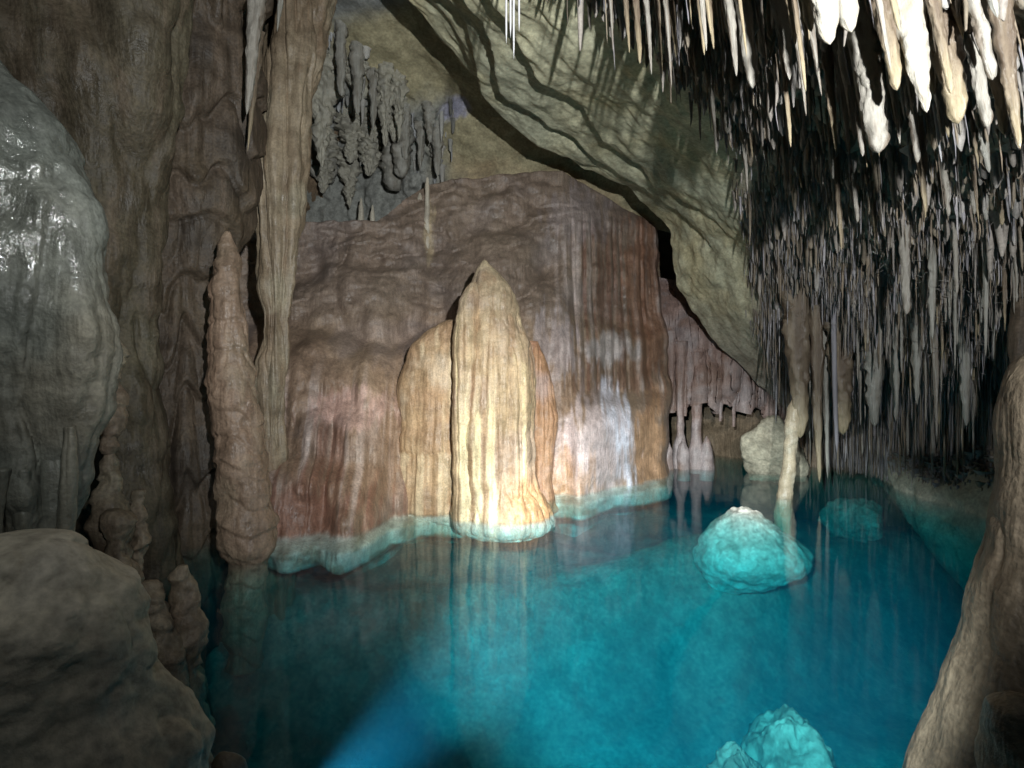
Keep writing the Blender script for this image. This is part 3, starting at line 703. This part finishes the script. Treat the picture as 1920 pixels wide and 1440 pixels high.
for i, (px, wt, wb, tp, bt) in enumerate([(1258, 16, 6, 620, 760), (1276, 22, 14, 640, 838), (1306, 24, 18, 660, 846), (1284, 12, 8, 660, 780), (1350, 18, 8, 690, 790), (1376, 14, 6, 700, 800), (1332, 10, 5, 690, 765), (1400, 12, 4, 720, 775)]):
    prof = [(tp, px - wt * .6, px + wt * .6), (tp + 40, px - wt * .5, px + wt * .5), ((tp + bt) / 2, px - (wt + wb) * .24, px + (wt + wb) * .24), (bt - 8, px - wb * .5, px + wb * .5), (bt, px - wb * .3, px + wb * .3)]
    if bt > 830:
        prof = prof[:-2] + [(bt - 25, px - wb * .45, px + wb * .45), (bt, px - wb * .9, px + wb * .9), (bt + 40, px - wb, px + wb)]
    adopt(body('hanging_fold', 9.45, prof, 0.9, 40, 120, flute=0.015, ff=12, rough=0.03, rf=4, colf=c_curt, seed=50 + i), C)
for i, (px, w, tp) in enumerate([(1325, 13, 818), (1281, 12, 824), (1252, 10, 826)]):
    o = body('shore_stalagmite', 9.35, [(tp, px - 2, px + 2), (tp + 10, px - w * .6, px + w * .6), (846, px - w, px + w), (900, px - w * 1.1, px + w * 1.1)], 0.9, 40, 60, rough=0.03, rf=5, colf=c_curt, seed=70 + i)
    tag(o, ['small blunt stalagmite in the water under the curtain, rightmost of three', 'small blunt stalagmite in the water under the curtain, middle of three', 'small blunt stalagmite in the water against the red wall corner'][i], 'stalagmite', 'stalagmites under the curtain')

# thin pillar standing in the lake and its thick hanging neighbours
o = body('thin_pillar', 7.0, [(728, 1492, 1496), (745, 1486, 1503), (765, 1478, 1506), (790, 1473, 1502), (830, 1470, 1496), (860, 1468, 1493), (890, 1463, 1492), (920, 1458, 1488), (945, 1456, 1484), (960, 1452, 1484), (1100, 1450, 1490)],
         0.9, 90, 260, rough=0.022, rf=5, fine=0.012, casc=0.006, cf=6, mat=M_stal, colf=paint((0.48, 0.40, 0.28), (0.40, 0.33, 0.23), (0.52, 0.47, 0.36), 4), seed=80)
tag(o, 'thin knobbly tan pillar standing in the lake behind the white boulder', 'pillar')

# ================================================================== stalactites
def stal_mesh(name, seed, nth=18, nz=40, blunt=0.0, lump=0.12, colr=(0.6, 0.55, 0.45), col2=(0.45, 0.36, 0.26), bend=0.05, col_tip=None):
    """unit stalactite: hangs from z=0 to z=-1, radius 1 at the root (scaled per copy)"""
    t = np.linspace(0, 1, nz); th = np.linspace(0, 2 * math.pi, nth, endpoint=False)
    r = (1 - t) ** 0.75 * (1 - blunt) + blunt * np.sqrt(np.clip((1 - t) * 14, 0, 1))
    r = np.maximum(r, 0.0)
    TT, TH = np.meshgrid(t, th, indexing='ij')
    n = fbm(np.cos(TH) * 1.3 + seed * 7, np.sin(TH) * 1.3, TT * 7, 3) + 0.5 * vnoise(np.cos(TH) * 3 + seed, np.sin(TH) * 3, TT * 22)
    R = r[:, None] * (1 + lump * 2.2 * n)
    bx = bend * vnoise(TT * 3 + seed, 0 * TT, 0 * TT); by = bend * vnoise(TT * 3 + seed + 40, 0 * TT, 0 * TT)
    P = np.stack([R * np.cos(TH) + bx, R * np.sin(TH) + by, -TT], -1)
    c = mix(np.broadcast_to(np.array(colr), P.shape).copy(), col2, sstep(-.1, .4, fbm(np.cos(TH) * 2 + seed, np.sin(TH) * 2, TT * 3, 3)))
    if col_tip is not None: c = mix(c, col_tip, sstep(.55, .95, TT))
    V = np.vstack([P.reshape(-1, 3), [[P[-1, :, 0].mean(), P[-1, :, 1].mean(), -1.005]]]); CC = np.vstack([c.reshape(-1, 3), c[-1, :1]])
    F = grid_faces(nz, nth, True); ti = len(V) - 1; b = (nz - 1) * nth + np.arange(nth)
    F = np.vstack([F, np.stack([b[::2], np.roll(b, -1)[::2], np.roll(b, -2)[::2], np.full(nth // 2, ti)], -1)])
    me = make_mesh(name, V, F, CC); me.materials.append(M_straw if nth < 10 else M_stal)
    return me

pale = [stal_mesh('stalactite', i, blunt=b, nth=22, nz=54, lump=0.17, colr=(0.33, 0.31, 0.27), col2=(0.20, 0.165, 0.13)) for i, b in enumerate((0.15, 0.35, 0.55, 0.05))]
tanm = [stal_mesh('stalactite', 10 + i, blunt=b, nth=20, nz=50, lump=0.17, colr=(0.22, 0.175, 0.125), col2=(0.14, 0.105, 0.075), col_tip=(0.34, 0.28, 0.18)) for i, b in enumerate((0.1, 0.3, 0.02))]
overlit = [stal_mesh('stalactite', 60 + i, blunt=b, nth=24, nz=60, lump=0.16, colr=(0.50, 0.475, 0.41), col2=(0.36, 0.31, 0.24)) for i, b in enumerate((0.35, 0.5, .15))]  # lighter copies of the calcite: overexposure by the torch put into the colour
greym = [stal_mesh('stalactite', 20 + i, blunt=b, lump=0.22, colr=(0.34, 0.335, 0.30), col2=(0.25, 0.235, 0.20)) for i, b in enumerate((0.1, 0.25, 0.4))]
ragm = [stal_mesh('stalactite', 30 + i, nth=36, nz=90, blunt=.1, lump=0.38, colr=(0.39, 0.375, 0.31), col2=(0.27, 0.26, 0.22)) for i in range(3)]
strawm = [stal_mesh('soda_straw', 40 + i, nth=8, nz=14, blunt=0.6, lump=0.10, colr=cc, col2=c2, bend=0.25) for i, (cc, c2) in enumerate((((0.30, 0.29, 0.32), (0.23, 0.22, 0.24)), ((0.30, 0.25, 0.19), (0.22, 0.18, 0.13)), ((0.62, 0.62, 0.64), (0.48, 0.46, 0.45))))]

CP = CEIL[0].reshape(-1, 3)
def ceil_z(x, y):
    d = (CP[:, 0] - x) ** 2 + (CP[:, 1] - y) ** 2
    k = np.argsort(d)[:3]
    return float(CP[k, 2].mean())

def lean_at(px, py):
    return 0.22 * np.clip((px - 960) / 740, -0.3, 1.2) * np.clip((520 - py) / 450, 0, 1)

def hang(name, me, tip, root_z, r, lean=0.0, rz=None):
    """tip is the world point of the drip tip; the root sits at root_z"""
    L = max(root_z - tip[2], 0.03)
    o = bpy.data.objects.new(name, me); COL.objects.link(o)
    o.location = (tip[0] - lean * L, tip[1], root_z)
    o.scale = (r, r, L * math.sqrt(1 + lean * lean))
    o.rotation_euler = (0, -math.atan(lean), 0)
    return o

G_BIG = 'large stalactites in the upper right ceiling'
big = [  # px, py of tip, Y, radius in px, mesh, label
    (1557, 84, 1.95, 34, overlit[0], 'thickest overexposed white stalactite at the top edge'),
    (1598, 60, 2.0, 24, overlit[1], 'blunt white stalactite right beside the thickest overexposed one'),
    (1522, 60, 2.1, 20, tanm[1], 'short brownish stalactite left of the thickest overexposed one'),
    (1412, 166, 2.7, 15, pale[2], 'flat-ended pale stalactite, lowest of the group left of the overexposed one'),
    (1482, 150, 2.6, 17, pale[0], 'pointed bluish white stalactite just left of the overexposed ones'),
    (1382, 143, 2.75, 12, pale[0], 'slim pale stalactite touching the flat-ended one on its left'),
    (1435, 107, 2.7, 10, pale[3], 'slim white stalactite between the flat-ended and the bluish white one'),
    (1736, 212, 2.2, 28, overlit[2], 'long slanting white stalactite with a yellow tip'),
    (1682, 170, 2.25, 20, tanm[1], 'grey stalactite with a drop at its tip left of the long slanting one'),
    (1700, 146, 2.3, 12, tanm[0], 'short tan stalactite squeezed beside the long slanting one'),
    (1648, 287, 2.5, 24, pale[2], 'broad blunt grey stalactite tip hanging lowest below the overexposed ones'),
    (1797, 232, 2.2, 30, tanm[1], 'wide tan stalactite right of the long slanting one'),
    (1862, 150, 2.0, 17, pale[1], 'bulb-ended white stalactite near the right edge'),
    (1852, 240, 2.2, 13, pale[2], 'cylindrical pale stalactite below the bulb-ended one'),
    (1884, 253, 2.2, 14, tanm[1], 'cylindrical tan stalactite with flat end near the right edge'),
    (1912, 280, 2.1, 16, tanm[0], 'grey-tan stalactite cut by the right edge of the picture'),
    (1735, 410, 3.2, 11, tanm[2], 'long needle-tipped tan stalactite hanging alone in the dark'),
    (1773, 277, 2.6, 8, pale[0], 'thin white stalactite below the wide tan one'),
    (1722, 260, 2.6, 9, pale[3], 'short white stalactite just below the tip of the long slanting one'),
    (1688, 270, 2.7, 8, pale[0], 'slim white stalactite right of the broad blunt tip'),
    (1593, 293, 2.9, 10, pale[3], 'slim grey stalactite left of the broad blunt tip'),
    (1568, 288, 2.95, 10, tanm[0], 'slim pinkish stalactite, left of the slim grey one'),
    (1338, 93, 2.9, 9, tanm[0], 'yellow-tipped stalactite left of the flat-ended pale one'),
    (1296, 52, 2.9, 8, tanm[2], 'orange stalactite needle near the top edge'),
    (1150, 97, 3.3, 6, pale[3], 'white needle stalactite, leftmost of the tan row at the top'),
    (1180, 100, 3.3, 7, tanm[0], 'pale tan stalactite, second of the tan row at the top'),
    (1200, 120, 3.3, 8, tanm[1], 'blunt tan stalactite, third of the tan row at the top'),
    (1222, 140, 3.2, 7, pale[0], 'white-tipped stalactite, fourth of the tan row at the top'),
    (1242, 143, 3.15, 7, tanm[2], 'tan needle stalactite, fifth of the tan row at the top'),
    (1260, 163, 3.1, 7, pale[3], 'white needle stalactite, longest of the tan row at the top'),
    (1268, 110, 3.1, 9, tanm[0], 'orange stalactite at the right end of the tan row'),
]
for px, py, Y, rp, me, lab in big:
    tip = at(px, py, Y); ln = float(lean_at(px, py))
    rz = ceil_z(tip[0], tip[1]) + 0.06
    L = rz - tip[2]
    if L > 1.1: rz = tip[2] + 1.1
    o = hang('stalactite', me, tip, rz, rp / 960 * Y * 1.1, ln)
    o.rotation_euler[2] = 0
    tag(o, lab, 'stalactite', G_BIG)
for px, py, lab in ((949, 83, 'white soda straw, leftmost of four at the top centre'), (957, 72, 'white soda straw, second of four at the top centre'), (963, 112, 'white soda straw, longest of four at the top centre'), (973, 60, 'white soda straw, rightmost of four at the top centre')):
    tip = at(px, py, 3.3)
    o = hang('soda_straw', strawm[2], tip, ceil_z(tip[0], tip[1]) + .05, 0.010, 0.0)
    tag(o, lab, 'stalactite', 'four soda straws at the top centre')

for k in range(46):
    px, py = random.uniform(1290, 1915), random.uniform(40, 330)
    if py > 140 and px < 1480: continue
    Y = random.uniform(2.0, 2.6) + (py > 180) * random.uniform(.3, .9) + max(0, 1500 - px) / 500
    tip = at(px, py, Y); ln = float(lean_at(px, py))
    rz = min(ceil_z(tip[0], tip[1]) + .06, tip[2] + random.uniform(.35, .8))
    if rz - tip[2] < 0.08: continue
    o = hang('stalactite', random.choice(pale + tanm + tanm), tip, max(rz, ceil_z(tip[0], tip[1]) + .04), random.uniform(6, 13) / 960 * Y, ln)
    tag(o, 'medium pale or tan stalactite between the large ones of the upper right', 'stalactite', 'medium stalactites in the upper right ceiling')

# dense forest of straws on the ceiling
Pc, Ac, Dc = CEIL
v00, v10, v01 = Pc[:-1, :-1], Pc[1:, :-1], Pc[:-1, 1:]
area = np.linalg.norm(np.cross(v10 - v00, v01 - v00), axis=-1)
Aq, Dq = Ac[:-1, :-1], Dc[:-1, :-1]
wgt = area * sstep(-0.05, 0.25, Dq) * (1 - sstep(5.35, 5.6, Aq)) * (1 + 4.5 * sstep(2.8, 4.3, Aq))
pxq = 960 + 960 * v00[..., 0] / np.maximum(v00[..., 1], .1); pyq = 720 - 960 * (v00[..., 2] - CAM_H) / np.maximum(v00[..., 1], .1)
wgt *= (pxq < 2050) & (v00[..., 1] > 1.6)
cn = fbm(v00[..., 0] * 3.0, v00[..., 1] * 3.0, 0 * v00[..., 0], 3)
wgt *= np.clip(0.55 + 2.0 * cn, 0.2, 3) * (0.85 + 0.15 * sstep(2.2, 3.4, Aq))
sw = area * sstep(-0.05, 0.2, Dq) * (1 - sstep(5.3, 5.6, Aq)) * ((pxq < 2050) & (v00[..., 1] > 1.6)) * np.clip(0.6 + 1.5 * cn, 0.1, 2)
wgt = np.clip(wgt, 0, None).ravel()
NS = 30000
idx = rng.choice(len(wgt), NS, p=wgt / wgt.sum())
nvq = v00.shape[1]
iu, iv = idx // nvq, idx % nvq
f1, f2 = rng.random((2, NS))
root = v00[iu, iv] + (v10 - v00)[iu, iv] * f1[:, None] + (v01 - v00)[iu, iv] * f2[:, None]
Ai = Aq[iu, iv]
ln_ = rng.gamma(1.8, 0.06, NS) * (1 + 1.6 * sstep(3.4, 5, Ai)) + 0.04
dist = root[:, 1]
rad_ = (0.0035 + 0.005 * rng.random(NS) ** 2) * (1 + 0.6 * (rng.random(NS) > .93))
thick = rng.random(NS) < 0.06
rad_[thick] *= 2.8; ln_[thick] *= 1.7
ln_ = np.minimum(ln_, root[:, 2] - 0.05 + 0 * ln_); ln_ = np.clip(ln_, 0.03, 1.2)
pxr = 960 + 960 * root[:, 0] / root[:, 1]; pyr = 720 - 960 * (root[:, 2] - CAM_H) / root[:, 1]
tipy = pyr + 960 * ln_ / root[:, 1]
score = ln_ * rad_ / dist ** 2 * ((pxr > 940) & (pxr < 1915) & (tipy > 10) & (tipy < 900)) / (1 + 3.0 * (dist < 2.4))
order = np.argsort(-score)
lean_r = lean_at(pxr, (pyr + tipy) / 2)
ZL = {'near': ('slender pale stalactite among the near ones over the upper right', 'slender near stalactites upper right'),
      'mid': ('thin bluish grey stalactite in the dense hanging forest at right', 'thin stalactites of the dense forest at right'),
      'far': ('thin grey stalactite in the low fringe above the far water', 'thin stalactites of the low fringe')}
for j in order[:185]:
    j = int(j)
    zone = 'near' if tipy[j] < 330 else ('mid' if tipy[j] < 620 else 'far')
    tip = root[j] - np.array([-lean_r[j] * ln_[j], 0, ln_[j]])
    me = random.choice(strawm) if not thick[j] else random.choice(pale + tanm + greym)
    o = hang('stalactite', me, tip, root[j, 2] + 0.04, rad_[j] * (1.0 if not thick[j] else 1.3), float(lean_r[j]))
    tag(o, ZL[zone][0], 'stalactite', ZL[zone][1])
rest = order[185:]
def straw_mass(name, root, ln, rad, lean, colsets, nth=4):
    t = np.array([0, .3, .8, 1.0]); rr = np.array([2.2, 1.1, .75, .2])
    th = np.linspace(0, 2 * math.pi, nth, endpoint=False)
    n = len(root)
    wobx = rng.normal(0, 0.005, (n, 4)) * t; woby = rng.normal(0, 0.005, (n, 4)) * t
    jit = 1 + rng.normal(0, .22, (n, 4))
    R = rad[:, None] * rr * np.clip(jit, .4, 1.8)
    X = root[:, 0, None, None] + R[..., None] * np.cos(th) + (lean * ln)[:, None, None] * t[:, None] + wobx[..., None]
    Y = root[:, 1, None, None] + R[..., None] * np.sin(th) + woby[..., None]
    Z = (root[:, 2] + .03)[:, None, None] - ((ln + .03)[:, None] * t)[..., None] + 0 * X
    V = np.stack([X, Y, Z], -1).reshape(-1, 3)
    F = grid_faces(4, nth, True)
    F = (F[None] + (np.arange(n) * 4 * nth)[:, None, None]).reshape(-1, 4)
    cs = np.array(colsets)[rng.integers(0, len(colsets), n)] * (0.75 + 0.5 * rng.random((n, 1)))
    C = np.repeat(cs, 4 * nth, 0)
    return link(name, make_mesh(name, V, F, C), M_straw)
o = straw_mass('soda_straws', root[rest], ln_[rest], rad_[rest], lean_r[rest],
               [(0.27, 0.26, 0.275), (0.23, 0.21, 0.19), (0.23, 0.185, 0.135), (0.33, 0.315, 0.325), (0.18, 0.15, 0.12)])
tag(o, 'countless thin soda straws covering the ceiling at right', kind='stuff')

# stubby drip cones that roughen the ceiling between the straws
sw = sw.ravel(); ND = 5000
idx = rng.choice(len(sw), ND, p=sw / sw.sum()); iu, iv = idx // nvq, idx % nvq
dr = v00[iu, iv] + (v10 - v00)[iu, iv] * rng.random((ND, 1)) + (v01 - v00)[iu, iv] * rng.random((ND, 1))
o = straw_mass('drip_cones', dr, 0.04 + rng.gamma(2, 0.05, ND), 0.012 + 0.028 * rng.random(ND) ** 2, np.zeros(ND), [(0.30, 0.27, 0.24), (0.25, 0.21, 0.16), (0.34, 0.32, 0.30)], 5)
tag(o, 'stubby drip cones crusting the ceiling between the straws', kind='stuff')

# small twisted helictites between the straws
wh = wgt * (sstep(2.8, 3.6, Aq) * (1 - sstep(5.2, 5.6, Aq))).ravel()
NH = 3000
idx = rng.choice(len(wh), NH, p=wh / wh.sum())
iu, iv = idx // nvq, idx % nvq
hr = v00[iu, iv] + (v10 - v00)[iu, iv] * rng.random((NH, 1)) + (v01 - v00)[iu, iv] * rng.random((NH, 1))
hr[:, 2] -= rng.random(NH) ** 1.5 * 0.55
def helictites(root):
    n = len(root); nth = 4; k = 4
    d = rng.normal(0, 1, (n, 3)); d /= np.linalg.norm(d, axis=1, keepdims=True)
    d2 = rng.normal(0, 1, (n, 3)) * 0.7
    L = 0.02 + 0.06 * rng.random((n, 1))
    t = np.linspace(0, 1, k)
    cen = root[:, None] + (d[:, None] * t[None, :, None] + d2[:, None] * (t ** 2)[None, :, None]) * L[:, None]
    a = np.cross(d, [0, 0, 1.0]); a /= np.linalg.norm(a, axis=1, keepdims=True) + 1e-6
    b = np.cross(d, a)
    th = np.linspace(0, 2 * math.pi, nth, endpoint=False)
    r = 0.004 * (1 - 0.7 * t)
    V = cen[:, :, None] + r[None, :, None, None] * (a[:, None, None] * np.cos(th)[None, None, :, None] + b[:, None, None] * np.sin(th)[None, None, :, None])
    F = grid_faces(k, nth, True)
    F = (F[None] + (np.arange(n) * k * nth)[:, None, None]).reshape(-1, 4)
    C = np.repeat(np.array((0.27, 0.25, 0.23)) * (0.7 + .5 * rng.random((n, 1))), k * nth, 0)
    return link('helictites', make_mesh('helictites', V.reshape(-1, 3), F, C), M_stal)
tag(helictites(hr), 'tangle of tiny twisted helictites between the straws', kind='stuff')

# thick pipes of the low fringe, near the thin pillar
fr = [(1500, 822, 6.95, 25, tanm[1], 'thick tan stalactite from which the thin pillar grows'), (1536, 905, 6.9, 13, tanm[0], 'long tapering stalactite right of the thin pillar'),
      (1552, 898, 7.0, 8, greym[0], 'slim grey stalactite touching the long tapering one'), (1580, 815, 6.8, 24, tanm[1], 'thick grey-tan stalactite second from the thin pillar'),
      (1568, 850, 6.6, 5, strawm[0], 'pale straw hanging in front of the dark hollow'), (1640, 800, 6.4, 18, greym[1], 'thick grey stalactite third from the thin pillar'),
      (1757, 832, 5.4, 7, pale[3], 'long pale needle hanging before the pale rock slope'), (1720, 760, 5.6, 12, greym[0], 'grey stalactite left of the long pale needle'), (1812, 800, 5.2, 11, greym[1], 'grey stalactite right of the long pale needle'),
      (1680, 790, 6.2, 12, greym[0], 'dull grey stalactite above the edge of the pale slope'), (1700, 590, 4.6, 10, pale[2], 'pale stub jutting from the dense forest of straws')]
for px, py, Y, rp, me, lab in fr:
    tip = at(px, py, Y)
    o = hang('stalactite', me, tip, ceil_z(tip[0], tip[1]) + 0.05, rp / 960 * Y, 0.02)
    tag(o, lab, 'stalactite', 'thick stalactites of the low fringe')

# ------------------------------------------------------------------ grey cluster in the alcove, upper left
cl = [(603, 315, 7.6, 26, ragm[0], 130, 'ragged pale stalactite, longest in the upper left alcove'), (722, 275, 8.1, 15, ragm[1], 150, 'ragged grey stalactite in the middle of the alcove'),
      (700, 245, 8.0, 10, greym[0], 150, 'grey stalactite left of the ragged middle one'), (748, 262, 8.2, 12, ragm[2], 160, 'grey stalactite right of the ragged middle one'),
      (820, 330, 8.5, 10, greym[1], 250, 'short grey stalactite nearest the yellow rock'), (760, 300, 8.4, 10, greym[2], 220, 'short grey stalactite under the alcove ledge'),
      (690, 330, 8.4, 20, ragm[1], 240, 'wide ragged grey stalactite low in the alcove'), (730, 350, 8.6, 14, ragm[2], 270, 'low grey stalactite above the small stalagmites'),
      (655, 390, 8.6, 16, ragm[0], 310, 'lowest ragged grey stalactite in the dark of the alcove'), (788, 318, 8.5, 9, greym[0], 250, 'thin grey stalactite beside the short ones of the alcove'),
      (670, 215, 7.8, 12, greym[1], 100, 'grey stalactite high in the alcove'), (640, 180, 7.4, 10, greym[2], 60, 'dark grey stalactite high beside the longest ragged one')]
for px, py, Y, rp, me, rt, lab in cl:
    Y = depth_of(VAULT, px, rt - 10) + 0.02
    tip = at(px, py, Y); rz = at(px, rt - 25, Y)[2]
    o = hang('stalactite', me, tip, rz, rp / 960 * Y * 1.2, 0.0)
    tag(o, lab, 'stalactite', 'grey stalactites of the alcove')
n = 200
rx = rng.uniform(560, 850, n); ry = rng.uniform(20, 330, n); 
keep = ((rx < 695) | (ry > 190)) & (ry < 330); rx, ry = rx[keep], ry[keep]
Yv = np.array([depth_of(VAULT, a, b) + .03 for a, b in zip(rx, ry)])
rt = np.stack([(rx - 960) / 960 * Yv, Yv, CAM_H - (ry - 720) / 960 * Yv], -1)
o = straw_mass('alcove_straws', rt, rng.gamma(2, .07, len(rx)) + .05, .012 + .035 * rng.random(len(rx)) ** 2, 0 * rx, [(0.36, 0.37, 0.38), (0.30, 0.30, 0.28), (0.42, 0.41, 0.38)], 6)
tag(o, 'many small grey stalactites fringing the alcove', kind='stuff')

for k in range(34):
    px = random.uniform(575, 835); rt_ = random.uniform(40, 290)
    if px > 695 and rt_ < 185: continue
    Y = depth_of(VAULT, px, rt_) + 0.03
    r_ = random.uniform(9, 30); root_z = at(px, rt_ - 20, Y)[2]
    tip = at(px, rt_ + r_ * random.uniform(2.0, 4.0), Y)
    o = hang('stalactite', random.choice(ragm + greym), tip, root_z, r_ / 960 * Y, 0.0)
    o.rotation_euler[2] = random.uniform(0, 6)
    tag(o, 'small stubby ragged grey stalactite on the alcove roof', 'stalactite', 'stubby grey stalactites of the alcove roof')

# crevice stalactites, left
for px, py, Y, rp, me, top, lab in ((463, 215, 4.5, 18, pale[0], -60, 'long smooth pale stalactite hanging before the black crevice'), (464, 285, 4.7, 9, tanm[2], 60, 'thin tan stalactite below the long pale one in the crevice'), (520, 60, 4.6, 9, greym[0], -120, 'grey stalactite at the top beside the long pale one')):
    tip = at(px, py, Y)
    o = hang('stalactite', me, tip, at(px, top, Y)[2], rp / 960 * Y, -0.10)
    tag(o, lab, 'stalactite', 'stalactites before the crevice')

# small stalagmites on the ledge
c_wh = paint((0.62, 0.58, 0.48), (0.48, 0.42, 0.33), None, 5)
for i, (Y, prof, lab) in enumerate([
    (7.85, [(333, 799, 803), (345, 797, 805), (390, 796, 806), (425, 794, 805), (442, 791, 807), (452, 789, 808), (464, 793, 805), (474, 798, 801)], 'thin white candle-like stalagmite standing on the ledge'),
    (7.7, [(362, 786, 789), (368, 783, 792), (376, 782, 793)], 'tiny white stalagmite stub left of the candle-like one'),
    (8.6, [(372, 675, 679), (390, 672, 682), (420, 671, 683)], 'short dark stalagmite left in the alcove mouth'),
    (8.6, [(385, 697, 700), (400, 694, 703), (420, 693, 704)], 'short dark stalagmite right in the alcove mouth')]):
    Y = depth_of(WALL, prof[-1][1] + 3, prof[-1][0]) + 0.03 if i < 2 else Y
    o = body('ledge_stalagmite', Y, prof, 1.0, 24, 60, rough=0.012, rf=8, fine=0.006, mat=M_stal, colf=c_wh, seed=90 + i)
    tag(o, lab, 'stalagmite')
